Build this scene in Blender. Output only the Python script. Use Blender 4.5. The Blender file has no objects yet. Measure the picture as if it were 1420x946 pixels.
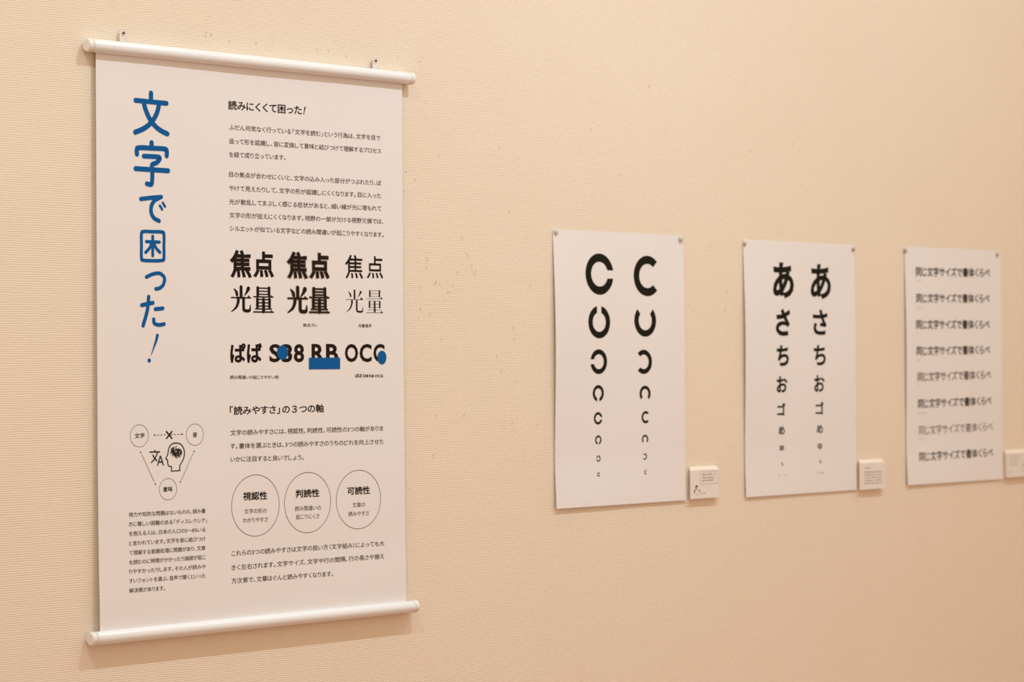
import bpy, bmesh, math, random
from mathutils import Vector, Matrix

# ------------------------------------------------------------------ camera
CAM = Vector((-1.6253, -3.6315, 1.5026))
YAW, PITCH, ROLL, FPX = 0.7836, 0.0089, -0.0065, 3403.9
fw = Vector((math.sin(YAW) * math.cos(PITCH), math.cos(YAW) * math.cos(PITCH), math.sin(PITCH)))
r0 = Vector((math.cos(YAW), -math.sin(YAW), 0))
u0 = r0.cross(fw)
RT = r0 * math.cos(ROLL) + u0 * math.sin(ROLL)
UP = u0 * math.cos(ROLL) - r0 * math.sin(ROLL)
scene = bpy.context.scene
cd = bpy.data.cameras.new('camera')
cd.sensor_width = 36.0
cd.lens = FPX / 1420 * 36.0
cd.clip_start = 0.05
cd.dof.use_dof = True
cd.dof.focus_distance = 4.62
cd.dof.aperture_fstop = 4.6
cam = bpy.data.objects.new('camera', cd)
scene.collection.objects.link(cam)
m3 = Matrix((RT, UP, -fw)).transposed()
cam.matrix_world = Matrix.Translation(CAM) @ m3.to_4x4()
scene.camera = cam

# ------------------------------------------------------------------ world, lamps, exposure
scene.view_settings.view_transform = 'Standard'
scene.view_settings.look = 'None'
scene.view_settings.exposure = 0.0
scene.view_settings.gamma = 1.0
scene.view_settings.use_curve_mapping = False
w = bpy.data.worlds.new('world')
scene.world = w
w.use_nodes = True
bg = w.node_tree.nodes['Background']
bg.inputs[0].default_value = (1.0, 0.79, 0.575, 1)
bg.inputs[1].default_value = 0.885


def spot(x, y, z, tx, tz, watt, size, blend, col, soft=0.03):
    l = bpy.data.lights.new('track_spot', 'SPOT')
    l.energy = watt; l.spot_size = math.radians(size); l.spot_blend = blend
    l.color = col; l.shadow_soft_size = soft
    o = bpy.data.objects.new('track_spot', l)
    scene.collection.objects.link(o)
    o.location = (x, y, z)
    o.rotation_euler = (Vector((tx, 0, tz)) - Vector((x, y, z))).to_track_quat('-Z', 'Y').to_euler()
    return o


LAMP = (0.775, 0.925, 1.0)
spot(1.65, -1.5, 3.9, 1.65, 1.6, 45, 110, 1.0, LAMP)
spot(-0.35, -1.5, 3.9, 0.2, 1.3, 14, 110, 1.0, LAMP)
spot(4.1, -1.5, 3.9, 4.0, 1.7, 62, 110, 1.0, LAMP)
spot(1.65, -1.5, 3.9, 1.7, 0.6, 70, 80, 1.0, LAMP)
spot(2.9, -1.5, 3.9, 2.8, 0.9, 57, 80, 1.0, LAMP)
spot(-0.35, -1.5, 3.9, 0.3, 0.3, 92, 80, 1.0, LAMP)

# ------------------------------------------------------------------ materials


def mat(name, col, rough=0.6, metal=0.0, noise=None, spec=0.5, trans=0.0):
    m = bpy.data.materials.new(name)
    m.use_nodes = True
    nt = m.node_tree
    b = nt.nodes['Principled BSDF']
    b.inputs['Base Color'].default_value = (*col, 1)
    b.inputs['Roughness'].default_value = rough
    b.inputs['Metallic'].default_value = metal
    b.inputs['Specular IOR Level'].default_value = spec
    if trans:
        b.inputs['Transmission Weight'].default_value = trans
    if noise:
        sc, amt, bump = noise
        tc = nt.nodes.new('ShaderNodeTexCoord')
        n = nt.nodes.new('ShaderNodeTexNoise'); n.inputs['Scale'].default_value = sc
        n.inputs['Detail'].default_value = 4
        nt.links.new(tc.outputs['Object'], n.inputs['Vector'])
        mx = nt.nodes.new('ShaderNodeMix'); mx.data_type = 'RGBA'
        mx.inputs[6].default_value = (*[c * (1 - amt) for c in col], 1)
        mx.inputs[7].default_value = (*[min(1, c * (1 + amt)) for c in col], 1)
        nt.links.new(n.outputs[0], mx.inputs[0])
        nt.links.new(mx.outputs[2], b.inputs['Base Color'])
        if bump:
            bp = nt.nodes.new('ShaderNodeBump'); bp.inputs['Distance'].default_value = bump
            nt.links.new(n.outputs[0], bp.inputs['Height'])
            nt.links.new(bp.outputs[0], b.inputs['Normal'])
    return m


def wall_mat():
    m = bpy.data.materials.new('ribbed_wallcovering')
    m.use_nodes = True
    nt = m.node_tree; N = nt.nodes; L = nt.links
    b = N['Principled BSDF']
    b.inputs['Roughness'].default_value = 0.85
    b.inputs['Specular IOR Level'].default_value = 0.2
    tc = N.new('ShaderNodeTexCoord')

    def noise(scale, vec, detail=3):
        mp = N.new('ShaderNodeMapping'); mp.inputs['Scale'].default_value = vec
        L.new(tc.outputs['Object'], mp.inputs['Vector'])
        n = N.new('ShaderNodeTexNoise'); n.inputs['Scale'].default_value = scale
        n.inputs['Detail'].default_value = detail
        L.new(mp.outputs[0], n.inputs['Vector'])
        return n.outputs[0]

    def M(op, a, c):
        n = N.new('ShaderNodeMath'); n.operation = op
        for i, v in enumerate((a, c)):
            if isinstance(v, (int, float)):
                n.inputs[i].default_value = v
            else:
                L.new(v, n.inputs[i])
        return n.outputs[0]
    sx = N.new('ShaderNodeSeparateXYZ'); L.new(tc.outputs['Object'], sx.inputs[0])
    wob = noise(1.0, (30, 1, 90), 2)
    ph = M('ADD', M('MULTIPLY', sx.outputs[2], 2 * math.pi / 0.0041), M('MULTIPLY', wob, 4.5))
    rib = M('SINE', ph, 0.0)
    thread = noise(1.0, (90, 1, 420), 3)
    clump = noise(1.0, (14, 1, 14), 3)
    amp = M('ADD', M('MULTIPLY', thread, 0.9), 0.25)
    h = M('ADD', M('MULTIPLY', M('MULTIPLY', rib, 0.5), amp), M('MULTIPLY', thread, 1.1))
    h = M('ADD', h, M('MULTIPLY', clump, 0.5))
    bp = N.new('ShaderNodeBump'); bp.inputs['Distance'].default_value = 0.00042
    bp.inputs['Strength'].default_value = 1.0
    L.new(h, bp.inputs['Height']); L.new(bp.outputs[0], b.inputs['Normal'])
    blot = noise(1.0, (5, 1, 5), 4)
    mx = N.new('ShaderNodeMix'); mx.data_type = 'RGBA'
    mx.inputs[6].default_value = (0.79, 0.68, 0.555, 1)
    mx.inputs[7].default_value = (0.81, 0.71, 0.595, 1)
    L.new(blot, mx.inputs[0]); L.new(mx.outputs[2], b.inputs['Base Color'])
    return m


def floor_mat():
    m = mat('oak_floor', (0.42, 0.22, 0.12), 0.45)
    nt = m.node_tree; N = nt.nodes; L = nt.links
    tc = N.new('ShaderNodeTexCoord')
    br = N.new('ShaderNodeTexBrick')
    br.inputs['Color1'].default_value = (0.55, 0.27, 0.15, 1)
    br.inputs['Color2'].default_value = (0.47, 0.23, 0.13, 1)
    br.inputs['Mortar'].default_value = (0.1, 0.05, 0.03, 1)
    br.inputs['Scale'].default_value = 1.0
    br.inputs['Mortar Size'].default_value = 0.002
    br.inputs['Brick Width'].default_value = 1.2
    br.inputs['Row Height'].default_value = 0.1
    L.new(tc.outputs['Object'], br.inputs['Vector'])
    L.new(br.outputs[0], N['Principled BSDF'].inputs['Base Color'])
    return m


WALL = wall_mat()
FLOOR = floor_mat()
PAPER = mat('matte_paper', (0.79, 0.762, 0.765), 0.5, noise=(9, 0.012, 0), spec=0.35)
BACK = mat('banner_vinyl', (0.79, 0.762, 0.765), 0.42, noise=(7, 0.012, 0), spec=0.4)
ROD = mat('white_enamel_tube', (0.80, 0.81, 0.84), 0.28, noise=(12, 0.01, 0))
CAPM = mat('white_plastic_cap', (0.80, 0.78, 0.75), 0.4, noise=(12, 0.01, 0))
INK = mat('black_ink', (0.020, 0.012, 0.009), 0.8, noise=(50, 0.05, 0), spec=0.06)
INKG = mat('dark_green_black_ink', (0.014, 0.013, 0.009), 0.8, noise=(50, 0.05, 0), spec=0.06)
BODY = mat('body_ink', (0.085, 0.055, 0.048), 0.6, noise=(50, 0.05, 0), spec=0.2)
SOFT = mat('soft_grey_ink', (0.30, 0.25, 0.23), 0.6, noise=(50, 0.04, 0), spec=0.2)
HALO = mat('pale_halo_ink', (0.42, 0.37, 0.35), 0.6, noise=(50, 0.04, 0), spec=0.2)
HALO2 = mat('halo_ink', (0.17, 0.13, 0.115), 0.6, noise=(50, 0.04, 0), spec=0.2)
BLUE = mat('blue_ink', (0.0015, 0.100, 0.33), 0.6, noise=(40, 0.03, 0), spec=0.12)
CARD = mat('card_paper', (0.79, 0.735, 0.70), 0.55, noise=(30, 0.01, 0), spec=0.3)
FOAM = mat('foam_board', (0.79, 0.70, 0.60), 0.55, noise=(30, 0.01, 0), spec=0.3)
TAB = mat('clear_plastic_tab', (0.95, 0.93, 0.90), 0.12, trans=0.35)
BRASS = mat('brass_nail', (0.16, 0.09, 0.05), 0.4, 0.6)
PINM = mat('cream_plastic_pin', (0.72, 0.66, 0.57), 0.3, trans=0.2)
PINB = mat('shade_tinted_plastic_pin', (0.60, 0.45, 0.28), 0.3, trans=0.2)  # clear pins; the amber puts their shade side into the colour
STEEL = mat('steel', (0.6, 0.58, 0.55), 0.3, 1.0)
HOLE = mat('painted_hole_shade', (0.36, 0.24, 0.15), 0.95, noise=(300, 0.3, 0), spec=0.1)  # stain brown, with the dark inside each hole put into the colour
FLUFF = mat('raised_wall_fibre', (0.83, 0.71, 0.57), 0.95, noise=(300, 0.1, 0), spec=0.1)

# ------------------------------------------------------------------ helpers
C = scene.collection


def link(name, bm, material, parent=None, smooth=False):
    me = bpy.data.meshes.new(name)
    bm.to_mesh(me); bm.free()
    if smooth:
        for p in me.polygons:
            p.use_smooth = True
    me.materials.append(material)
    o = bpy.data.objects.new(name, me)
    C.objects.link(o)
    if parent:
        o.parent = parent
        # roots stand unrotated, so the inverse is a plain shift to the world origin
        r = parent
        off = Vector((0, 0, 0))
        while r:
            off += r.location
            r = r.parent
        o.location = -off
    return o


def empty(name, loc):
    o = bpy.data.objects.new(name, None)
    o.empty_display_size = 0.05
    C.objects.link(o); o.location = loc
    return o


def tag(o, label=None, cat=None, group=None, kind=None):
    for k, v in (('label', label), ('category', cat), ('group', group), ('kind', kind)):
        if v: o[k] = v
    return o


def hit(px, py, d):
    """The point (x, z) of a sheet lying d(x, z) in front of the wall that the photograph shows at px, py."""
    ray = fw * FPX + RT * (px - 710) - UP * (py - 473)
    dd = 0.01
    for _ in range(6):
        t = (-dd - CAM.y) / ray.y
        p = CAM + ray * t
        dd = d(p.x, p.z)
    return p.x, p.z


def box(bm, x0, x1, y0, y1, z0, z1):
    vs = [bm.verts.new((x, y, z)) for x in (x0, x1) for y in (y0, y1) for z in (z0, z1)]
    for f in ((0, 1, 3, 2), (4, 6, 7, 5), (0, 4, 5, 1), (2, 3, 7, 6), (0, 2, 6, 4), (1, 5, 7, 3)):
        bm.faces.new([vs[i] for i in f])


def lathe(bm, prof, origin, axis='y', n=24, sx=1.0):
    """prof = [(radius, along)] turned about an axis."""
    rings = []
    for r, a in prof:
        ring = []
        for k in range(n):
            t = 2 * math.pi * k / n
            c, s = r * math.cos(t), r * math.sin(t)
            p = {'y': (c, a, s), 'x': (a, c, s), 'z': (c, s, a)}[axis]
            ring.append(bm.verts.new(Vector(origin) + Vector(p)))
        rings.append(ring)
    for A, B in zip(rings, rings[1:]):
        for k in range(n):
            bm.faces.new((A[k], A[(k + 1) % n], B[(k + 1) % n], B[k]))
    bm.faces.new(rings[0]); bm.faces.new(rings[-1])
    bmesh.ops.recalc_face_normals(bm, faces=bm.faces[:])


_glyph = {}


def glyphs(text, weight):
    key = (text, weight)
    if key not in _glyph:
        c = bpy.data.curves.new('lettering', 'FONT')
        c.body = text; c.resolution_u = 3
        if weight: c.bevel_depth = weight; c.bevel_resolution = 0
        o = bpy.data.objects.new('lettering', c)
        C.objects.link(o)
        bpy.context.view_layer.update()
        me = bpy.data.meshes.new_from_object(o.evaluated_get(bpy.context.evaluated_depsgraph_get()))
        V = [(v.co.x, v.co.y) for v in me.vertices]
        F = [tuple(p.vertices) for p in me.polygons if p.center.z > -1e-5]
        bpy.data.objects.remove(o); bpy.data.curves.remove(c); bpy.data.meshes.remove(me)
        _glyph[key] = (V, F)
    return _glyph[key]


def compose(text, weight):
    """Set a line with proportional spacing: half-width punctuation, slightly tighter kana."""
    V, F, pen = [], [], 0.0
    for ch in text:
        if ch == ' ':
            pen += 0.22; continue
        g, f = glyphs(ch, weight)
        mn = min(v[0] for v in g); mx = max(v[0] for v in g)
        o = ord(ch)
        if ch in '「（': dx, adv = 0.22 - mn, mx - mn + 0.27
        elif ch in '」）、。': dx, adv = 0.02 - mn, mx - mn + 0.24
        elif o < 128: dx, adv = 0.03 - mn, mx - mn + 0.08
        elif ch == '！': dx, adv = 0.10 - mn, 0.5
        elif 0x3040 <= o < 0x3100: adv = (mx - mn + 0.08) * 0.45 + 0.95 * 0.55; dx = (adv - (mx - mn)) / 2 - mn
        else: dx, adv = 0.0, 1.0
        n = len(V)
        V += [(x + dx + pen + (0.22 * y if ch == '！' else 0), y) for x, y in g]
        F += [tuple(i + n for i in q) for q in f]
        pen += adv
    return V, F


class Print:
    """Ink lying on a sheet; 2-D shapes in wall metres (x, z) draped over the sheet d."""

    def __init__(self, d, lift=0.0004):
        self.d, self.lift, self.V, self.F, self.k = d, lift, [], [], 0

    def add(self, V, F, lift=0.0):
        n = len(self.V)
        self.V += [(x, z, self.lift + lift) for x, z in V]
        self.F += [tuple(i + n for i in f) for f in F]

    def at(self, px, py): return hit(px, py, self.d)

    def line(self, text, xl, yl, xr, yr, em, weight=0.0, fit=True, sx=0.8):
        """One line of type from (xl, yl) to (xr, yr), baseline ends, em in metres."""
        (x0, z0), (x1, z1) = self.at(xl, yl), self.at(xr, yr)
        V, F = compose(text, weight)
        ax, bx = min(v[0] for v in V), max(v[0] for v in V)
        k = (x1 - x0) / (bx - ax) if fit else em * sx
        sl = (z1 - z0) / (x1 - x0)
        sl = max(-0.012, min(0.012, sl))
        zc = (z0 + z1) / 2; xc = (x0 + x1) / 2
        out = []
        for vx, vy in V:
            x = x0 + (vx - ax) * k
            out.append((x, zc + sl * (x - xc) + vy * em))
        self.add(out, F)

    def boxed(self, text, x0, y0, x1, y1, weight=0.0, lift=0.0, ch=False):
        """Type stretched into the rectangle whose photo corners are given (top-left, bottom-right)."""
        (a, zt), (b, zb) = self.at(x0, (y0)), self.at(x1, y1)
        xm = (x0 + x1) / 2
        zt = self.at(xm, y0)[1]; zb = self.at(xm, y1)[1]
        V, F = glyphs(text, weight)
        V0, _ = glyphs(text, 0.0) if ch else (V, F)
        mnx, mxx = min(v[0] for v in V0), max(v[0] for v in V0)
        mny, mxy = min(v[1] for v in V0), max(v[1] for v in V0)
        self.add([(a + (x - mnx) / (mxx - mnx) * (b - a), zb + (y - mny) / (mxy - mny) * (zt - zb)) for x, y in V], F, lift)

    def stroke(self, pts, width, smooth=True, lift=0.0, caps=True, world=False, closed=False):
        """Brush stroke through photo points; width in metres (a number or one per point)."""
        P = [Vector(p) if world else Vector(self.at(*p)) for p in pts]
        W = [width] * len(P) if isinstance(width, (int, float)) else list(width)
        if closed:
            P = P + [P[0]]; W = W + [W[0]]
        if smooth and len(P) > 2:
            Q, WQ = [], []
            n = len(P)
            for i in range(n - 1):
                p0 = P[i - 1] if i > 0 else (P[-2] if closed else P[0] * 2 - P[1])
                p1, p2 = P[i], P[i + 1]
                p3 = P[i + 2] if i + 2 < n else (P[1] if closed else P[-1] * 2 - P[-2])
                for s in range(6):
                    t = s / 6
                    Q.append(0.5 * ((2 * p1) + (p2 - p0) * t + (2 * p0 - 5 * p1 + 4 * p2 - p3) * t * t + (3 * p1 - p0 - 3 * p2 + p3) * t ** 3))
                    WQ.append(W[i] * (1 - t) + W[i + 1] * t)
            Q.append(P[-1]); WQ.append(W[-1])
            P, W = Q, WQ
        V, F = [], []
        n = len(P)
        for i in range(n):
            a = P[max(i - 1, 0)]; b = P[min(i + 1, n - 1)]
            if closed and i in (0, n - 1): a, b = P[-2], P[1]
            t = (b - a).normalized(); nn = Vector((-t.y, t.x)) * W[i] / 2
            k = 1.0
            if 0 < i < n - 1:
                d1 = (P[i] - P[i - 1]).normalized()
                k = 1 / max(0.5, abs(d1.dot(t)))
            V += [tuple(P[i] + nn * k), tuple(P[i] - nn * k)]
            if i: F.append((2 * i - 2, 2 * i, 2 * i + 1, 2 * i - 1))
        if caps and not closed:          # half-round ends
            for i, j in ((0, 1), (n - 1, n - 2)):
                t = (P[i] - P[j]).normalized(); nn = Vector((-t.y, t.x)); r_ = W[i] / 2
                m_ = len(V)
                V += [tuple(P[i] + (nn * math.cos(a) + t * math.sin(a)) * r_) for a in [math.pi * q / 8 for q in range(9)]]
                F.append(tuple(range(m_ + 8, m_ - 1, -1)))
        self.k += 1
        self.add(V, F, lift + self.k * 0.00002)

    def disc(self, c, rx, rz, lift=0.0, n=40):
        V = [(c[0] + rx * math.cos(2 * math.pi * k / n), c[1] + rz * math.sin(2 * math.pi * k / n)) for k in range(n)]
        self.add(V, [tuple(range(n))], lift)

    def ring(self, px, py, wpx, hpx, width):
        """Thin circle whose photo outline is wpx by hpx."""
        a = self.at(px - wpx / 2, py); b = self.at(px + wpx / 2, py)
        t = self.at(px, py - hpx / 2); u = self.at(px, py + hpx / 2)
        c = ((a[0] + b[0]) / 2, (t[1] + u[1]) / 2); r = (abs(b[0] - a[0]) + abs(t[1] - u[1])) / 4
        n = 72; V = []; F = []
        for k in range(n):
            t = 2 * math.pi * k / n
            for q in (r, r - width): V.append((c[0] + q * math.cos(t), c[1] + q * math.sin(t)))
            F.append((2 * k, (2 * k + 2) % (2 * n), (2 * k + 3) % (2 * n), 2 * k + 1))
        self.add(V, F)

    def build(self, name, material, parent, label=None):
        me = bpy.data.meshes.new(name)
        r = parent; off = Vector((0, 0, 0))
        while r:
            off += r.location; r = r.parent
        me.from_pydata([(x, -(self.d(x, z) + l), z) for x, z, l in self.V], [], self.F)
        me.materials.append(material)
        o = bpy.data.objects.new(name, me); C.objects.link(o)
        o.parent = parent; o.location = -off
        if label: o['label'] = label
        return o


def sheet(name, x0, x1, z0, z1, d, th, material, parent, nx=28, nz=60, xs=None):
    """A sheet of paper with real thickness, front surface d(x, z) off the wall."""
    bm = bmesh.new()
    g = {}
    for s in (0, 1):
        for i in range(nx + 1):
            for j in range(nz + 1):
                z = z0 + (z1 - z0) * j / nz
                x = x0 + (x1 - x0) * i / nx
                g[s, i, j] = bm.verts.new((x, -(d(x, z) - s * th), z))
    for i in range(nx):
        for j in range(nz):
            bm.faces.new((g[0, i, j], g[0, i + 1, j], g[0, i + 1, j + 1], g[0, i, j + 1]))
            bm.faces.new((g[1, i, j], g[1, i, j + 1], g[1, i + 1, j + 1], g[1, i + 1, j]))
    for i in range(nx):
        for j in (0, nz):
            bm.faces.new((g[0, i, j], g[1, i, j], g[1, i + 1, j], g[0, i + 1, j]))
    for j in range(nz):
        for i in (0, nx):
            bm.faces.new((g[0, i, j], g[0, i, j + 1], g[1, i, j + 1], g[1, i, j]))
    bmesh.ops.recalc_face_normals(bm, faces=bm.faces[:])
    return link(name, bm, material, parent, smooth=False)


def ease(t):
    t = max(0.0, min(1.0, t)); return t * t * (3 - 2 * t)


# ------------------------------------------------------------------ the setting
bm = bmesh.new(); box(bm, -3.5, 9.0, 0.0, 0.15, 0.0, 4.4)
wall = tag(link('wall_back', bm, WALL), 'cream wall covered in horizontally ribbed fabric with old pin holes', kind='structure')
bm = bmesh.new(); box(bm, -3.5, 9.0, -6.5, 0.15, -0.1, 0.0)
tag(link('floor', bm, FLOOR), kind='structure')

# old pin holes (flat discs, inner shade painted) and small tufts left in the wall covering, denser at hanging height
rnd = random.Random(5)
flat = lambda x, z: 0.0
seen = [(602.5, 394), (604.5, 391), (609.5, 393.5), (582, 398), (595.7, 436.5), (580, 441), (624, 405.5), (621, 405.5), (654, 369),
        (648.5, 354), (634, 377), (659, 382), (657, 378), (591, 357.5), (593, 361), (591, 371), (607, 417), (628, 396), (560, 265), (575, 249), (563, 238), (608, 216),
        (692, 204), (583, 429), (713, 470), (712, 455), (689, 494), (695, 514), (716, 529), (643, 575), (710, 587), (604, 576), (600, 632), (612, 470),
        (660, 375), (735, 396), (706, 293), (652, 292), (1055, 345), (1083, 322), (285, 50), (293, 48), (318, 57), (355, 60), (286, 45), (455, 70), (440, 70), (480, 78),
        (582, 86), (551, 80), (556, 230), (985, 340), (1008, 406), (1100, 200), (1120, 265), (955, 422), (960, 430), (1005, 430), (745, 590), (820, 180), (900, 120), (640, 330), (1040, 210)]
bm = bmesh.new(); bf = bmesh.new()
pts = [hit(x, y, flat) + (1.0,) for x, y in seen]
for _ in range(300):
    px = rnd.uniform(570, 1250) if rnd.random() < 0.75 else rnd.uniform(0, 1420)
    py = rnd.gauss(420, 140) if rnd.random() < 0.7 else rnd.uniform(0, 946)
    pts.append(hit(px, py, flat) + (rnd.uniform(0.25, 0.6),))
for x, z, s in pts:
    r = 0.0013 * s * rnd.uniform(0.7, 1.2)
    if s == 1.0 or rnd.random() < 0.4:
        c = bm.verts.new((x, -0.00035, z)); ring = [bm.verts.new((x + r * rnd.uniform(0.7, 1.2) * math.cos(a), -0.0003, z + 1.3 * r * math.sin(a))) for a in [k * math.pi / 3 for k in range(6)]]
        for k in range(6): bm.faces.new((c, ring[k], ring[(k + 1) % 6]))
    # a puckered tuft beside it
    q = r * 1.5; tx, tz = x + rnd.uniform(-0.003, 0.003), z - r * 1.2 - rnd.uniform(0, 0.002)
    c = bf.verts.new((tx, -0.0012 * max(s, .5), tz)); ring = [bf.verts.new((tx + q * rnd.uniform(0.7, 1.6) * math.cos(a), -0.00001, tz + q * math.sin(a))) for a in [k * math.pi / 3 for k in range(6)]]
    for k in range(6): bf.faces.new((c, ring[k], ring[(k + 1) % 6]))
tag(link('nail_holes', bm, HOLE, wall), kind='stuff')
tag(link('raised_tufts', bf, FLUFF, wall), kind='stuff')

# ------------------------------------------------------------------ hanging banner
BX0, BX1 = 0.9398, 0.9398 + 0.7385       # sheet edges
RX0, RX1 = 0.9161, 0.9161 + 0.7870       # rod ends
ZT = 1.9328 + 0.14; ZB = ZT - 1.0552      # rod centres
YT, YB, RR = 0.0135, 0.0155, 0.0120


def dB(x, z):
    t = (ZT - z) / (ZT - ZB)
    b = 0.0095 + (YB - YT) * t
    u = (x - BX0) / (BX1 - BX0)
    # the sheet settles back a little in its middle and waves softly above the lower rod
    b -= 0.0022 * math.sin(math.pi * t) * (0.6 + 0.4 * math.sin(math.pi * u))
    b += 0.0016 * ease((t - 0.86) / 0.10)
    b += 0.0010 * math.sin(5 * u + 1) * ease((t - 0.7) / 0.2) + 0.0004 * math.sin(9 * u + 6 * t)
    return b


banner = empty('hanging_banner', (1.3066, 0.0, ZB - 0.013))
tag(banner, 'tall white hanging banner with blue vertical title, held between two white rods', 'banner')
sheet('banner_sheet', BX0, BX1, ZB, ZT, dB, 0.0004, BACK, banner, 40, 90)


def rod(name, z, y):
    bm = bmesh.new()
    lathe(bm, [(RR * 0.98, RX0 + 0.012), (RR, RX0 + 0.0125), (RR, RX1 - 0.0125), (RR * 0.98, RX1 - 0.012)], (0, -y, z), 'x', 40)
    o = link(name, bm, ROD, banner, smooth=True)
    for f in o.data.polygons:
        if len(f.vertices) > 4: f.use_smooth = False
    for a, b in ((RX0, RX0 + 0.0122), (RX1, RX1 - 0.0122)):
        s = 1 if b > a else -1
        bm = bmesh.new()
        lathe(bm, [(RR * 0.80, a), (RR * 0.96, a + s * 0.0010), (RR * 1.03, a + s * 0.0028), (RR * 1.03, b)], (0, -y, z), 'x', 40)
        c = link('end_cap', bm, CAPM, o, smooth=True)
        for f in c.data.polygons:
            if len(f.vertices) > 4: f.use_smooth = False
    return o


rod('top_rod', ZT, YT)
rod('bottom_rod', ZB, YB)
# clear hanging tabs and the nails they hang on
TY = 0.006
for k, (px, py, nx_, ny_, lab) in enumerate(((171.5, 50, 172.8, 45.5, 'brown nail head above the left end of the banner rod'),
                                              (519, 90, 522.7, 84, 'brown nail head above the right end of the banner rod'))):
    x, z = hit(px, py, lambda a, b: TY)
    xn, zn = hit(nx_, ny_, lambda a, b: TY + 0.006)
    bm = bmesh.new()
    w2 = 0.0062; n = 14
    top = zn + 0.0065
    out = [(-w2, -1)] + [(-w2 * math.cos(math.pi * i / n), w2 * math.sin(math.pi * i / n)) for i in range(n + 1)] + [(w2, -1)]
    vs = []
    for s in (0, 1):
        vs.append([bm.verts.new((xn - 0.001 + a, -(TY + 0.0014 * s), (ZT + 0.004) if b == -1 else top - w2 + b)) for a, b in out])
    bm.faces.new(vs[0][::-1]); bm.faces.new(vs[1])
    for i in range(len(out)):
        j = (i + 1) % len(out)
        bm.faces.new((vs[0][i], vs[0][j], vs[1][j], vs[1][i]))
    # clip lip wrapping over the rod
    box(bm, xn - 0.001 - w2, xn - 0.001 + w2, -(YT + 0.001), -TY, ZT + RR - 0.0005, ZT + RR + 0.0012)
    bmesh.ops.recalc_face_normals(bm, faces=bm.faces[:])
    link('hanging_tab', bm, TAB, banner)
    bm = bmesh.new()
    lathe(bm, [(0.0007, 0.012), (0.0008, -0.0085), (0.0024, -0.0088), (0.0028, -0.0098), (0.0020, -0.0108), (0.0008, -0.0112)], (xn, 0, zn), 'y', 20)
    tag(link('nail', bm, BRASS, smooth=True), lab, 'nail', 'nails the banner hangs on')

# ---- lettering of the banner
mm = 0.001
# blue title, drawn stroke by stroke; crop-to-photo transforms
A = lambda x, y: (160 + x / 4.73, 110 + y / 4.73)
B = lambda x, y: (160 + x / 4.3, 300 + y / 4.3)
W = 7.4 * mm


def title(strokes, T, parent=banner):
    p = Print(dB)
    for pts, wd in strokes:
        p.stroke([T(*q) for q in pts], wd * (1.30 if T is A else 1.38))
    return p.build('title_character', BLUE, parent)


title([([(233, 91), (233, 140)], W), ([(132, 138), (335, 158)], W * .95),
       ([(286, 160), (277, 205), (258, 250), (225, 293), (182, 325), (130, 347)], W),
       ([(187, 160), (200, 205), (225, 260), (262, 308), (300, 338), (340, 358)], W)], A)
title([([(237, 416), (237, 445)], W), ([(141, 491), (140, 462), (155, 449), (237, 452), (320, 457), (336, 470), (336, 502)], W * .97),
       ([(186, 504), (250, 507), (285, 511), (289, 525), (270, 547), (240, 561), (242, 600), (240, 670), (233, 690), (206, 685)], W * .93),
       ([(132, 586), (345, 600)], W * .97)], A)
title([([(167, 785), (235, 777), (300, 772)], 6.2 * mm), ([(290, 776), (255, 797), (235, 835), (236, 880), (255, 912), (286, 929)], 6.2 * mm),
       ([(291, 829), (306, 853)], 3.9 * mm), ([(310, 810), (325, 835)], 3.9 * mm)], A)
p = Print(dB)
fr = [(155, 105), (155, 177), (155, 248), (166, 262), (222, 265), (278, 263), (289, 250), (289, 178), (289, 108), (277, 94), (222, 92), (168, 91)]
p.stroke([B(*q) for q in fr], 6.6 * mm, closed=True)
for pts in ([(184, 151), (262, 154)], [(222, 119), (222, 235)], [(216, 160), (203, 190), (180, 215)], [(228, 160), (243, 190), (265, 215)]):
    p.stroke([B(*q) for q in pts], 6.2 * mm)
p.build('title_character', BLUE, banner)
title([([(185, 362), (225, 344), (265, 341), (292, 368), (285, 408), (262, 429), (241, 433)], 5.1 * mm)], B)
title([([(157, 530), (223, 516)], 5.6 * mm), ([(198, 480), (190, 560), (165, 652)], 5.4 * mm), ([(238, 554), (282, 549)], 5.4 * mm),
       ([(228, 614), (232, 638), (258, 648), (290, 643)], 5.2 * mm)], B)
p = Print(dB)
p.stroke([B(250, 710), (B(240, 750)), B(212, 829)], [6.4 * mm, 5.2 * mm, 1.0 * mm])
p.disc(p.at(*B(201, 860)), 3.9 * mm, 3.9 * mm)
p.build('title_character', BLUE, banner)

# headings
p = Print(dB); p.line('読みにくくて困った！', 316.3, 151, 424, 158.0, 18.3 * mm, 0.017); p.build('heading_text', INK, banner)
p = Print(dB); p.line('「読みやすさ」の３つの軸', 318.6, 574.6, 448.7, 570.8, 17.2 * mm, 0.017); p.build('heading_text', INK, banner)


def para(lines, em, weight=0.006, m=BODY, name='paragraph_text', parent=banner, d=dB):
    p = Print(d)
    for l in lines:
        t, xl, yl, xr, yr = l
        p.line(t, xl, yl, xr, yr, em, weight)
    return p.build(name, m, parent)


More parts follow.
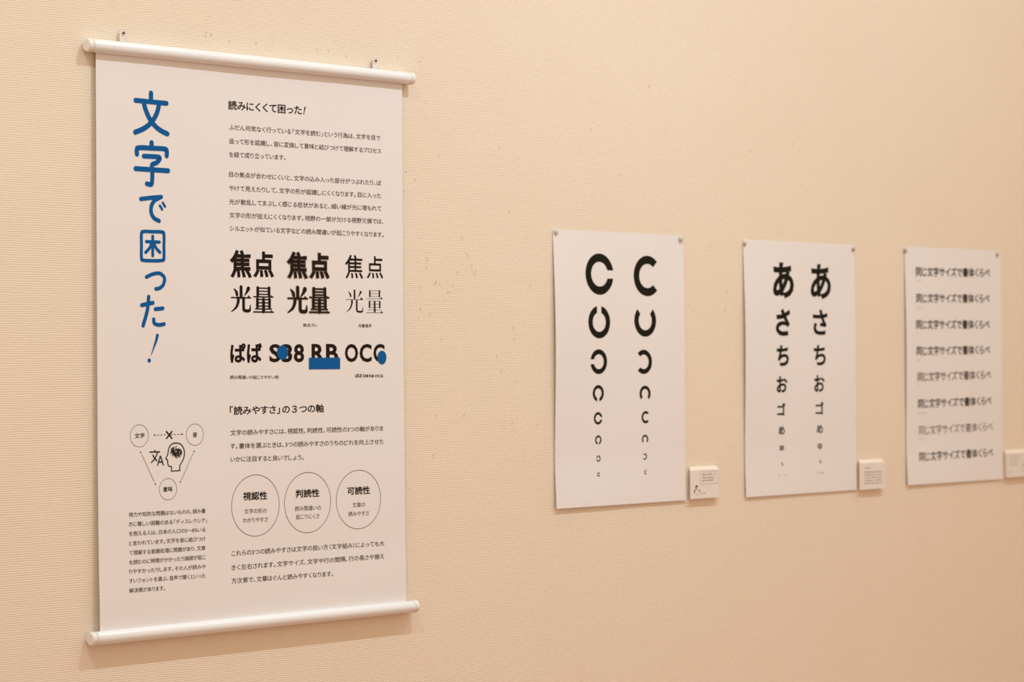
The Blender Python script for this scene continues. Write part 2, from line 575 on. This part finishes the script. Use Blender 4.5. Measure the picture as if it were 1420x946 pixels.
para([('ふだん何気なく行っている「文字を読む」という行為は、文字を目で', 317.4, 179.3, 527.5, 194.5),
      ('追って形を認識し、音に変換して意味と結びつけて理解するプロセス', 317.4, 198.6, 528.5, 212.6),
      ('を経て成り立っています。', 317.6, 217.3, 396, 221.5)], 11.2 * mm)
para([('目の焦点が合わせにくいと、文字の込み入った部分がつぶれたり、ぼ', 317.6, 244.8, 528.6, 257.0),
      ('やけて見えたりして、文字の形が認識しにくくなります。目に入った', 317.8, 263.8, 528.4, 274.6),
      ('光が散乱してまぶしく感じる症状があると、細い線が光に埋もれて', 317.8, 282.8, 528.8, 292.2),
      ('文字の形が捉えにくくなります。視野の一部が欠ける視野欠損では、', 318, 301.3, 531.5, 310.2),
      ('シルエットが似ている文字などの読み間違いが起こりやすくなります。', 318.4, 319.8, 532, 328.5)], 11.2 * mm)
para([('文字の読みやすさには、視認性、判読性、可読性の3つの軸がありま', 319.4, 603.5, 531.5, 597.0),
      ('す。書体を選ぶときは、3つの読みやすさのうちのどれを向上させた', 319.4, 622.0, 532, 615.3),
      ('いかに注目すると良いでしょう。', 319.6, 640.3, 421, 637.2)], 11.2 * mm)
para([('これらの3つの読みやすさは文字の扱い方（文字組み）によっても大', 321, 770.8, 533, 756.5),
      ('きく左右されます。文字サイズ、文字や行の間隔、行の長さや揃え', 321, 790.5, 533, 774.3),
      ('方次第で、文章はぐんと読みやすくなります。', 321, 809, 462, 798.6)], 11.2 * mm)
para([('視力や知的な問題はないものの、読み書', 178.4, 716.8, 284.8, 711.0),
      ('きに著しい困難のある「ディスレクシア」', 178.6, 729.8, 287.0, 724.2),
      ('を抱える人は、日本の人口の5〜8%いる', 178.8, 743.0, 284.8, 737.0),
      ('と言われています。文字を音に結びつけ', 178.8, 756.4, 284.8, 749.8),
      ('て理解する音韻処理に問題があり、文章', 179.0, 769.6, 284.8, 762.4),
      ('を読むのに時間がかかったり誤読が起こ', 179.0, 782.8, 285.0, 775.2),
      ('りやすかったりします。その人が読みや', 179.0, 795.6, 285.2, 788.2),
      ('すいフォントを選ぶ、音声で聞くといった', 179.2, 808.6, 285.2, 801.0),
      ('解決策があります。', 179.2, 822.0, 229.0, 818.2)], 9.2 * mm)

# the sample words: crisp, out of focus, over-lit
G = lambda x, y: (300 + x / 4.504, 330 + y / 4.504)


def pair(chars, boxes, layers):
    for (wt, m, lift) in layers:
        p = Print(dB, 0.0004 + lift)
        for ch, (a, b, c, e) in zip(chars, boxes):
            x0, y0 = G(a, b); x1, y1 = G(c, e)
            p.boxed(ch, x0, y0, x1, y1, wt, ch=True)
        p.build('sample_word', m, banner)


pair('焦点', [(90, 82, 215, 243), (236, 90, 354, 241)], [(0.034, INK, 0)])
pair('焦点', [(446, 94, 564, 248), (586, 100, 700, 248)], [(0.056, HALO, 0), (0.042, HALO2, 0.0002), (0.026, INK, 0.0004)])
pair('焦点', [(805, 108, 915, 252), (940, 115, 1040, 252)], [(0.010, INK, 0)])

# 光量 in a serif face, stroke by stroke in a unit square (x right, y down)
KOU = [([(.50, .02), (.50, .42)], (.12, .12)), ([(.16, .10), (.27, .22), (.30, .33)], (.02, .10, .10)), ([(.86, .08), (.78, .22), (.66, .36)], (.15, .08, .01)),
       ([(.02, .44), (.98, .44)], (.028, .028)), ([(.36, .46), (.35, .62), (.25, .82), (.02, .99)], (.12, .11, .08, .01)),
       ([(.62, .46), (.62, .70), (.63, .90), (.74, .95), (.90, .94), (.94, .86), (.95, .72)], (.11, .11, .11, .10, .10, .06, .01))]
KOT = [[(.98, .45), (.86, .33), (.80, .45)]]
RYO = [([(.22, .04), (.22, .32)], (.11, .11)), ([(.78, .04), (.78, .32)], (.11, .11)), ([(.22, .05), (.80, .05)], (.028, .028)), ([(.22, .17), (.78, .17)], (.024, .024)),
       ([(.22, .29), (.78, .29)], (.024, .024)), ([(.02, .39), (.98, .39)], (.028, .028)), ([(.20, .48), (.20, .78)], (.11, .11)), ([(.80, .48), (.80, .78)], (.11, .11)),
       ([(.20, .49), (.80, .49)], (.026, .026)), ([(.20, .62), (.80, .62)], (.024, .024)), ([(.20, .75), (.80, .75)], (.024, .024)), ([(.50, .49), (.50, .96)], (.12, .12)),
       ([(.10, .86), (.90, .86)], (.026, .026)), ([(.01, .98), (.99, .98)], (.030, .030))]
RYT = [[(.98, .40), (.88, .31), (.82, .40)], [(.99, .99), (.89, .90), (.83, .99)], [(.80, .05), (.87, .03), (.83, .09)]]


def serif(bx, S, T, thick, m, lift, thin=1.0):
    p = Print(dB, 0.0004 + lift)
    x0, y0 = G(bx[0], bx[1]); x1, y1 = G(bx[2], bx[3])
    a, _ = p.at(x0, y0); b, _ = p.at(x1, y1)
    zt = p.at((x0 + x1) / 2, y0)[1]; zb = p.at((x0 + x1) / 2, y1)[1]
    U = lambda q: (a + q[0] * (b - a), zt + q[1] * (zb - zt))
    for pts, wd in S:
        p.stroke([U(q) for q in pts], [(max(v * thin, 0) if v > .05 else v * (0.55 if thin < 1 else 1)) * (b - a) + thick for v in wd], world=True, caps=thick > 0)
    for t in T:
        p.add([U(q) for q in t], [(0, 1, 2)])
    p.build('sample_word', m, banner)


for bx, th in ((((90, 303, 218, 463), (230, 306, 357, 466)), None), (((444, 308, 570, 468), (580, 312, 704, 468)), 'blur'), (((805, 320, 920, 468), (934, 322, 1042, 470)), 'thin')):
    for b_, S_, T_ in ((bx[0], KOU, KOT), (bx[1], RYO, RYT)):
        if th is None: serif(b_, S_, T_, 0.0011, INK, 0)
        elif th == 'blur':
            serif(b_, S_, T_, 0.0034, HALO, 0); serif(b_, S_, T_, 0.0022, HALO2, 0.0002); serif(b_, S_, T_, 0.0010, INK, 0.0004)
        else: serif(b_, S_, T_, 0.0, INK, 0, thin=0.75)

p = Print(dB); p.line('焦点ズレ', 420, 453, 440, 453, 7.2 * mm, 0.012); p.build('caption_text', BODY, banner)
p = Print(dB); p.line('光量過多', 496.6, 453.6, 515.4, 453.6, 7.2 * mm, 0.012); p.build('caption_text', BODY, banner)
p = Print(dB)
for ch, (a, b, c, e) in zip('ぱば', [(86, 658, 184, 780), (190, 656, 286, 780)]):
    x0, y0 = G(a, b); x1, y1 = G(c, e); p.boxed(ch, x0, y0, x1, y1, 0.034)
for ch, (a, b, c, e) in zip('S38RBOCG', [(330, 663, 400, 777), (408, 663, 474, 777), (483, 663, 548, 777), (594, 662, 678, 776), (684, 662, 761, 776),
                                           (802, 662, 885, 776), (894, 662, 970, 776), (980, 662, 1052, 776)]):
    x0, y0 = G(a, b); x1, y1 = G(c, e); p.boxed(ch, x0, y0, x1, y1, 0.028)
p.build('sample_word', INK, banner)
for (cx, cy, rx, ry) in ((412, 716, 35, 45), (1033, 747, 28, 43)):
    p = Print(dB, 0.0008)
    x, z = p.at(*G(cx, cy)); x2, _ = p.at(*G(cx + rx, cy)); _, z2 = p.at(*G(cx, cy - ry))
    p.disc((x, z), x2 - x, z2 - z); p.build('blue_patch', BLUE, banner, 'blue dot covering part of a letter')
p = Print(dB, 0.0008)
(x0, z0), (x1, z1) = p.at(*G(577, 748)), p.at(*G(772, 820))
z0 = p.at(*G(675, 748))[1]; z1 = p.at(*G(675, 820))[1]
p.add([(x0, z0), (x1, z0), (x1, z1), (x0, z1)], [(0, 1, 2, 3)]); p.build('blue_patch', BLUE, banner, 'blue bar covering the feet of two letters')
p = Print(dB); p.line('読み間違いの起こりやすい例', 318.9, 525.3, 386, 525.3, 7.6 * mm, 0.010); p.build('caption_text', BODY, banner)
p = Print(dB); p.line('ぱば S38 RB OCG', 492.4, 523.2, 531, 523.2, 7.6 * mm, 0.028); p.build('caption_text', INK, banner)

# three axis circles
H = lambda x, y: (300 + x / 3.262, 540 + y / 3.262)
for (cx, cy, cw, ch_), rows in (
        ((354.1, 701.1, 67.2, 85.0), [('視認性', 120, 502, 230, 498, 16.2, .022), ('文字の形の', 126, 565, 227, 561, 10.2, .001), ('わかりやすさ', 120, 605, 233, 601, 10.2, .001)]),
        ((426.5, 697.0, 65.3, 83.4), [('判読性', 358, 490, 466, 486, 16.2, .022), ('読み間違いの', 355, 552, 473, 547, 10.2, .001), ('起こりにくさ', 360, 590, 466, 585, 10.2, .001)]),
        ((497.0, 692.8, 62.2, 81.8), [('可読性', 592, 478, 695, 473, 16.2, .022), ('文章の', 615, 536, 673, 533, 10.2, .001), ('読みやすさ', 597, 576, 690, 572, 10.2, .001)])):
    p = Print(dB); p.ring(cx, cy, cw, ch_, 0.9 * mm)
    c = p.build('axis_circle', BODY, banner)
    for t, a, b, e, f, em, wt in rows:
        p = Print(dB); (xa, ya), (xb, yb) = H(a, b), H(e, f)
        p.line(t, xa, ya - 1.0, xb, yb - 1.0, em * mm, wt)
        p.build('circle_text', INK if em > 12 else BODY, c)

# the diagram: three circles, arrows, a head with a brain
K = lambda x, y: (160 + x / 3.507, 570 + y / 3.507)
for (cx, cy, cw, ch_), t, a, b, e, f in (((193.1, 604.5, 26.2, 30.4), '文字', 93, 134, 142, 131), ((270.1, 602.8, 24.2, 30.4), '音', 376, 128, 397, 127), ((232.9, 678.5, 24.2, 30.6), '意味', 232, 394, 278, 391)):
    p = Print(dB); p.ring(cx, cy, cw, ch_, 0.7 * mm); c = p.build('diagram_circle', BODY, banner)
    p = Print(dB); (xa, ya), (xb, yb) = K(a, b), K(e, f); p.line(t, xa, ya - .6, xb, yb - .6, 9.8 * mm, .015); p.build('circle_text', INK, c)


def arrow(a, b, dashed=False):
    p = Print(dB)
    P0, P1 = Vector(p.at(*a)), Vector(p.at(*b)); t = (P1 - P0).normalized(); n = Vector((-t.y, t.x)); Ln = (P1 - P0).length
    k = 9 if dashed else 1
    for i in range(k):
        if dashed and i == 4: continue
        s0 = P0 + t * (Ln * (i + .1) / k); s1 = P0 + t * (Ln * (i + (.72 if dashed else .9)) / k)
        p.stroke([tuple(s0), tuple(s1)], 1.1 * mm if dashed else .8 * mm, world=True, caps=False)
    for e, s in ((P0, 1), (P1, -1)):
        p.add([tuple(e), tuple(e + t * s * 4.2 * mm + n * 1.7 * mm), tuple(e + t * s * 4.2 * mm - n * 1.7 * mm)], [(0, 1, 2)])
    p.build('diagram_arrow', BODY, banner)


arrow(K(184, 118), K(331, 113), True)
arrow(K(120, 195), K(197, 362))
arrow(K(385, 190), K(314, 351))
p = Print(dB)
p.stroke([K(246, 98), K(276, 135)], 2.9 * mm, caps=False); p.stroke([K(276, 98), K(247, 135)], 2.9 * mm, caps=False)
p.build('cross_mark', INK, banner)
J = lambda x, y: (200 + x / 15.77, 605 + y / 15.77)
p = Print(dB)
for pts in ([(115, 347), (345, 343)], [(230, 297), (230, 345)], [(292, 350), (262, 430), (215, 510), (150, 582)], [(180, 405), (225, 480), (280, 545)]):
    p.stroke([J(*q) for q in pts], 2.4 * mm, caps=False)
for pts in ([(288, 642), (352, 425)], [(352, 425), (418, 636)], [(312, 565), (395, 562)]):
    p.stroke([J(*q) for q in pts], 2.4 * mm, smooth=False, caps=False)
p.build('translation_symbol', INK, banner)
p = Print(dB)
head = [(590, 763), (597, 700), (592, 665), (545, 658), (522, 630), (512, 575), (508, 522), (472, 500), (478, 472), (512, 400), (525, 310), (555, 225), (610, 170), (690, 150), (775, 165), (835, 220), (872, 310),
        (875, 410), (850, 510), (800, 600), (775, 660), (778, 752)]
p.stroke([J(*q) for q in head], 2.1 * mm, smooth=True)
p.stroke([J(590, 763), J(780, 752)], 1.9 * mm, smooth=False)
hd = p.build('head_outline', INK, banner)
p = Print(dB)
rb = random.Random(3)
for k in range(85):
    a = rb.uniform(0, 2 * math.pi); r = math.sqrt(rb.uniform(0.05, 1))
    x, y = 695 + 120 * r * math.cos(a), 345 + 100 * r * math.sin(a) + (20 if math.cos(a) > 0 else -10) * r
    b_ = rb.uniform(0, 6.28); q = [(x, y), (x + 18 * math.cos(b_), y + 18 * math.sin(b_)), (x + 30 * math.cos(b_ + .9), y + 30 * math.sin(b_ + .9))]
    p.stroke([J(*v) for v in q], 1.15 * mm)
p.build('brain', INK, hd)

# ------------------------------------------------------------------ posters
POST = [(2.1162, 1.6461 + .14), (2.7455, 1.6434 + .14), (3.3706, 1.6461 + .14)]


def dpost(k):
    X0, Z1 = POST[k]
    lift, curl = ((0.0075, 0.006), (0.006, 0.004), (0.004, 0.005))[k]

    def d(x, z):
        u = (x - X0) / .42; v = (Z1 - z) / .594
        e = 0.0012 + lift * math.sin(math.pi * min(1, max(0, v * 1.05))) ** 1.0 * (0.30 + 0.70 * math.exp(-max(u, 0) * 4.5)) * (1 - 0.45 * ease((v - .2) / .6))
        e += curl * ease((v - .80) / .22) * (1 - 0.5 * ease(u))
        e += 0.0012 * math.exp(-(((u - .72) / .12) ** 2 + ((v - .06) / .10) ** 2)) + 0.0008 * math.sin(7 * u + 3 * v) * math.sin(math.pi * min(1, max(0, v)))
        e += 0.0012 * ease(u * 1.2 - .2) * ease((v - .3) / .4)
        return max(e, 0.0009)
    return d


def poster(k, label):
    X0, Z1 = POST[k]
    r = empty('paper_poster', (X0 + .21, 0, Z1 - .594))
    tag(r, label, 'poster')
    sheet('paper_sheet', X0, X0 + .42, Z1 - .594, Z1, dpost(k), 0.0003, PAPER, r, 26, 44)
    return r


# rings poster
pr = poster(0, 'white paper poster of two columns of black broken rings shrinking downwards')
R1 = lambda x, y: (740 + x / 4.3, 300 + y / 4.3)
R2 = lambda x, y: (740 + x / 4.3, 500 + y / 4.3)
d0 = dpost(0)


def landolt(T, cx, cy, h, ang, wide):
    p = Print(d0)
    X, Z = p.at(*T(cx, cy)); zt = p.at(*T(cx, cy - h / 2))[1]; zb = p.at(*T(cx, cy + h / 2))[1]
    R = (zt - zb) / 2; ri = R * 0.6; V = []; F = []
    n = 60; ca, sa = math.cos(ang), math.sin(ang)
    ho, hi = (math.asin(.2), math.asin(.2 / .6)) if not wide else (math.radians(45), math.radians(47))
    for i in range(n + 1):
        t = i / n
        for r_, g in ((R, ho), (ri, hi)):
            a = g + (2 * math.pi - 2 * g) * t
            x, z = r_ * math.cos(a), r_ * math.sin(a)
            V.append((X + x * ca - z * sa, (zt + zb) / 2 + x * sa + z * ca))
        if i: F.append((2 * i - 2, 2 * i, 2 * i + 1, 2 * i - 1))
    p.add(V, F)
    p.build('broken_ring', INKG, pr)


HP = math.pi / 2
for T, cx, cy, h, a in ((R1, 392.5, 345, 246, 0), (R1, 391, 631, 194, HP), (R1, 388, 867, 148, 2 * HP), (R2, 385, 195.5, 98, 3 * HP), (R2, 384, 345, 74, 0),
                        (R2, 385, 474, 55, 3 * HP), (R2, 386, 585, 37, 2 * HP), (R2, 387, 680, 25, 0)):
    landolt(T, cx, cy, h, a, False)
for T, cx, cy, h, a in ((R1, 678, 356, 241, 0), (R1, 665, 622, 192, HP), (R1, 656, 868, 145, 2 * HP), (R2, 664, 198, 96, 3 * HP), (R2, 668, 338, 73, 0),
                        (R2, 664, 470, 55, 3 * HP), (R2, 663, 573, 37, 2 * HP), (R2, 668, 666, 25, 0)):
    landolt(T, cx, cy, h, a, True)

# kana poster
pk = poster(1, 'white paper poster of two columns of black kana shrinking downwards')
K1 = lambda x, y: (1010 + x / 4.505, 310 + y / 4.505)
K2 = lambda x, y: (1010 + x / 4.504, 500 + y / 4.504)
for T, ch, bL, bR, wt in ((K1, 'あ', (275, 243, 410, 468), (512, 254, 641, 473), .030), (K1, 'さ', (299, 535, 386, 695), (527, 538, 620, 697), .028), (K1, 'ち', (302, 760, 378, 890), (533, 759, 609, 886), .026),
                          (K2, 'お', (301, 98, 369, 201), (535, 91, 602, 196), .024), (K2, 'ゴ', (305, 266, 356, 345), (544, 258, 596, 338), .024), (K2, 'め', (314, 409, 352, 465), (552, 400, 590, 456), .022),
                          (K2, 'ゆ', (320, 527, 348, 568), (558, 515, 587, 557), .02), (K2, 'も', (330, 634, 343, 657), (568, 619, 582, 643), .01)):
    for b_, extra in ((bL, .006), (bR, 0)):
        p = Print(dpost(1))
        x0, y0 = T(b_[0], b_[1]); x1, y1 = T(b_[2], b_[3])
        if ch == 'さ' and extra:
            U = lambda u, v: (x0 + (x1 - x0) * u, y0 + (y1 - y0) * v)
            wq = 0.0105
            p.stroke([U(0.02, .31), U(.5, .27), U(.97, .10)], wq, caps=False)
            p.stroke([U(.40, .02), U(.62, .32), U(.90, .64)], wq, caps=False)
            p.stroke([U(.90, .64), U(.50, .54), U(.16, .62), U(.08, .78), U(.26, .92), U(.55, .96), U(.85, .93)], [wq * .6, wq * .8, wq, wq, wq, wq, wq], caps=False)
        else:
            p.boxed(ch, x0, y0, x1, y1, wt + extra)
        p.build('kana_character', INKG, pk)


def marks(p, x0, y0, x1, y1, h, seed, dens=.75, unit=None):
    """A row of specks where the photograph shows print too small to read."""
    r = random.Random(seed)
    (a, za), (b, zb) = p.at(x0, y0), p.at(x1, y1)
    x = a; u = unit or h * .9
    while x < b - u * .4:
        w_ = min(u * r.uniform(.5, .85), b - x)
        z = za + (zb - za) * (x - a) / (b - a)
        hh = h * r.uniform(.6, 1.0)
        if r.random() < dens or x == a:
            p.add([(x, z), (x + w_, z), (x + w_, z + hh * .22), (x, z + hh * .22)], [(0, 1, 2, 3)])
            p.add([(x + w_ * .4, z), (x + w_ * .65, z), (x + w_ * .65, z + hh), (x + w_ * .4, z + hh)], [(0, 1, 2, 3)])
            if r.random() < .7: p.add([(x, z + hh * .6), (x + w_, z + hh * .6), (x + w_, z + hh * .85), (x, z + hh * .85)], [(0, 1, 2, 3)], 0.00005)
        x += u
for s, (a, b, c, e) in enumerate(((1079.8, 660.2, 1091.6, 659.4), (1133.4, 657.0, 1143.2, 656.2))):
    p = Print(dpost(1)); marks(p, a, b, c, e, .0034, s); tag(p.build('footnote_marks', BODY, pk), kind='stuff')

# typeface comparison poster
pt = poster(2, 'white paper poster of eight rows of the same sentence in different typefaces')
d2 = dpost(2)
TX = '同じ文字サイズで書体くらべ'
rows = [(142, 300, 627, 303, 0, .020, INK, 147, 178), (145, 472, 626, 473, 0, .016, INK, 150, 188), (144, 645, 626, 643, 0, .018, INK, 145, 155), (147, 818, 628, 809, 0, .016, INK, 152, 170),
        (153, 138, 634, 120, 1, .012, BODY, 155, 182), (156, 314, 638, 291, 1, .016, INK, 158, 213), (162, 488, 645, 460, 1, .0, BODY, 163, 190), (165, 662, 648, 630, 1, .012, INK, 163, 187)]
for i, (a, b, c, e, s, wt, m, m0, m1) in enumerate(rows):
    T = (lambda x, y: (1240 + x / 4.728, 500 + y / 4.728)) if s else (lambda x, y: (1240 + x / 4.728, 320 + y / 4.728))
    p = Print(d2)
    (xa, ya), (xb, yb) = T(a, b - 5), T(c, e - 5)
    p.line(TX, xa, ya, xb, yb, .0247, wt)
    p.build('sample_sentence', m, pt)
    p = Print(d2); yy = b + 34
    (xa, ya), (xb, yb) = T(m0, yy), T(m1, yy - 1); marks(p, xa, ya, xb, yb, .0028, 20 + i, .9); tag(p.build('typeface_name_marks', SOFT, pt), kind='stuff')

# ------------------------------------------------------------------ pins
for k, (px, py, s, m, lab) in enumerate((
        (771.6, 321.5, 1.0, PINM, 'cream push pin in the top left corner of the ring poster'),
        (944.6, 331.5, 1.1, PINM, 'cream push pin in the top right corner of the ring poster'),
        (1033.2, 338.0, .85, PINB, 'shade-tinted clear push pin in the top left corner of the kana poster'),
        (1184.0, 345.5, .9, PINB, 'shade-tinted clear push pin in the top right corner of the kana poster'),
        (1256.0, 347.5, .95, PINB, 'shade-tinted clear push pin in the top left corner of the sentence poster'),
        (1383.6, 353.0, .9, PINB, 'shade-tinted clear push pin in the top right corner of the sentence poster'))):
    x, z = hit(px, py, lambda a, b: 0.004)
    b_ = -(dpost(k // 2)(x, z) + 0.0006) if POST[k // 2][0] < x < POST[k // 2][0] + .42 else -0.0008
    r = tag(empty('push_pin', (x, 0, z)), lab, 'push pin', 'pins holding up the posters')
    bm = bmesh.new()
    lathe(bm, [(.0050 * s, b_), (.0056 * s, b_ - .0006), (.0056 * s, b_ - .0022 * s), (.0050 * s, b_ - .0036 * s), (.0036 * s, b_ - .0046 * s), (.0016 * s, b_ - .0051 * s)], (x, 0, z), 'y', 24)
    link('pin_grip', bm, m, r, smooth=True)
    bm = bmesh.new(); lathe(bm, [(.0001, .008), (.0006, .004), (.0006, b_)], (x, 0, z), 'y', 10)
    link('pin_needle', bm, STEEL, r, smooth=True)

# ------------------------------------------------------------------ caption cards


def card(x0, x1, z0, z1, label, T=0.0105, inset=0.0):
    """Thick board card; the upper edge slopes back to the wall, a printed sheet on its face."""
    r = tag(empty('caption_card', ((x0 + x1) / 2, 0, z0)), label, 'caption card')
    bm = bmesh.new()
    prof = [(-.0002, z0, 1), (-T, z0, 0), (-T, z1, 0), (-.0012, z1 + .0072, 1), (-.0002, z1 + .0075, 1)]
    L_ = [bm.verts.new((x0 + inset * k, y, z)) for y, z, k in prof]; R_ = [bm.verts.new((x1, y, z)) for y, z, k in prof]
    bm.faces.new(L_); bm.faces.new(R_[::-1])
    for i in range(len(prof)):
        j = (i + 1) % len(prof); bm.faces.new((L_[i], R_[i], R_[j], L_[j]))
    bmesh.ops.recalc_face_normals(bm, faces=bm.faces[:])
    link('card_board', bm, FOAM, r)
    bm = bmesh.new(); box(bm, x0 + .0002, x1 - .0002, -T - .0004, -T, z0 + .0002, z1 - .0002)
    bmesh.ops.recalc_face_normals(bm, faces=bm.faces[:])
    link('printed_face', bm, CARD, r)
    return r, (lambda a, b: T + 0.0004)


def corner(px0, py0, px1, py1, T=0.0109):
    d = lambda a, b: T
    x0, _ = hit(px0, py1, d); x1, _ = hit(px1, py1, d)
    xm = (px0 + px1) / 2
    return x0, x1, hit(xm, py1, d)[1], hit(xm, py0, d)[1]


c1, dc = card(*corner(957.3, 651.6, 997.6, 691.2), 'small square white caption card with a speech bubble, right of the ring poster', inset=.0085)
S = lambda x, y: (945 + x / 13.51, 635 + y / 13.51)
p = Print(dc)
bub = [(355, 262), (520, 255), (688, 247), (686, 360), (684, 470), (560, 483), (415, 495), (392, 530), (385, 497), (357, 490), (355, 380)]
p.stroke([S(*q) for q in bub], .0005, smooth=False, closed=True); p.build('speech_bubble', SOFT, c1)
p = Print(dc)
for i, (a, b, c, e) in enumerate(((390, 325, 652, 312), (388, 384, 618, 372), (388, 438, 612, 424))):
    (xa, ya), (xb, yb) = S(a, b), S(c, e); marks(p, xa, ya, xb, yb, .0032, 40 + i, .9)
(xa, ya), (xb, yb) = S(370, 675), S(450, 667); marks(p, xa, ya, xb, yb, .0028, 50, 1)
tag(p.build('caption_marks', BODY, c1), kind='stuff')
p = Print(dc)
p.stroke([S(275, 590), S(268, 555), S(285, 525), S(305, 540)], [.0020, .0030, .0036, .0016])
p.stroke([S(245, 610), S(240, 655)], [.0034, .0020]); p.stroke([S(340, 600), S(348, 625)], [.0014, .0018])
fg = p.build('drawn_figure', INKG, c1)
p = Print(dc)
p.stroke([S(262, 640), S(270, 680), S(295, 700), S(325, 685), S(340, 640), S(325, 610), S(295, 612)], .0006); p.stroke([S(285, 560), S(300, 590), S(320, 600)], .0005)
p.build('figure_outline', SOFT, fg)

c2, dc = card(*corner(1192.3, 641.6, 1227.3, 678.6), 'small square white caption card with one block of fine print, right of the kana poster', inset=.0085)
S2 = lambda x, y: (1180 + x / 13.51, 625 + y / 13.51)
p = Print(dc)
(xa, ya), (xb, yb) = S2(258, 335), S2(375, 330); marks(p, xa, ya, xb, yb, .0030, 60, 1)
for i in range(5):
    (xa, ya), (xb, yb) = S2(252, 415 + 53 * i), S2(585, 400 + 51.5 * i); marks(p, xa, ya, xb, yb, .0030, 61 + i, .9)
tag(p.build('caption_marks', BODY, c2), kind='stuff')

x0, _, z0, z1 = corner(1396.0, 628, 1430, 661.5)
c3, dc = card(x0, x0 + .14, z0, z1, 'white caption card cut by the photo edge, right of the sentence poster')
S3 = lambda x, y: (1380 + x / 14.55, 610 + y / 14.55)
p = Print(dc)
for i in range(4):
    (xa, ya), (xb, yb) = S3(292 + 0, 352 + 58 * i), S3(470, 345 + 58 * i); marks(p, xa, ya, xb, yb, .0028, 80 + i, .85)
(xa, ya), (xb, yb) = S3(285, 655), S3(335, 652); marks(p, xa, ya, xb, yb, .003, 90, 1)
tag(p.build('caption_marks', SOFT, c3), kind='stuff')
p = Print(dc); p.stroke([S3(275, 300), S3(515, 288), S3(515, 560)], .0004, smooth=False); p.build('speech_bubble', SOFT, c3)
p = Print(dc); p.stroke([S3(570, 520), S3(590, 490), S3(615, 505)], [.002, .0034, .003]); p.stroke([S3(548, 560), S3(552, 650)], .0008); p.build('drawn_figure', INKG, c3)
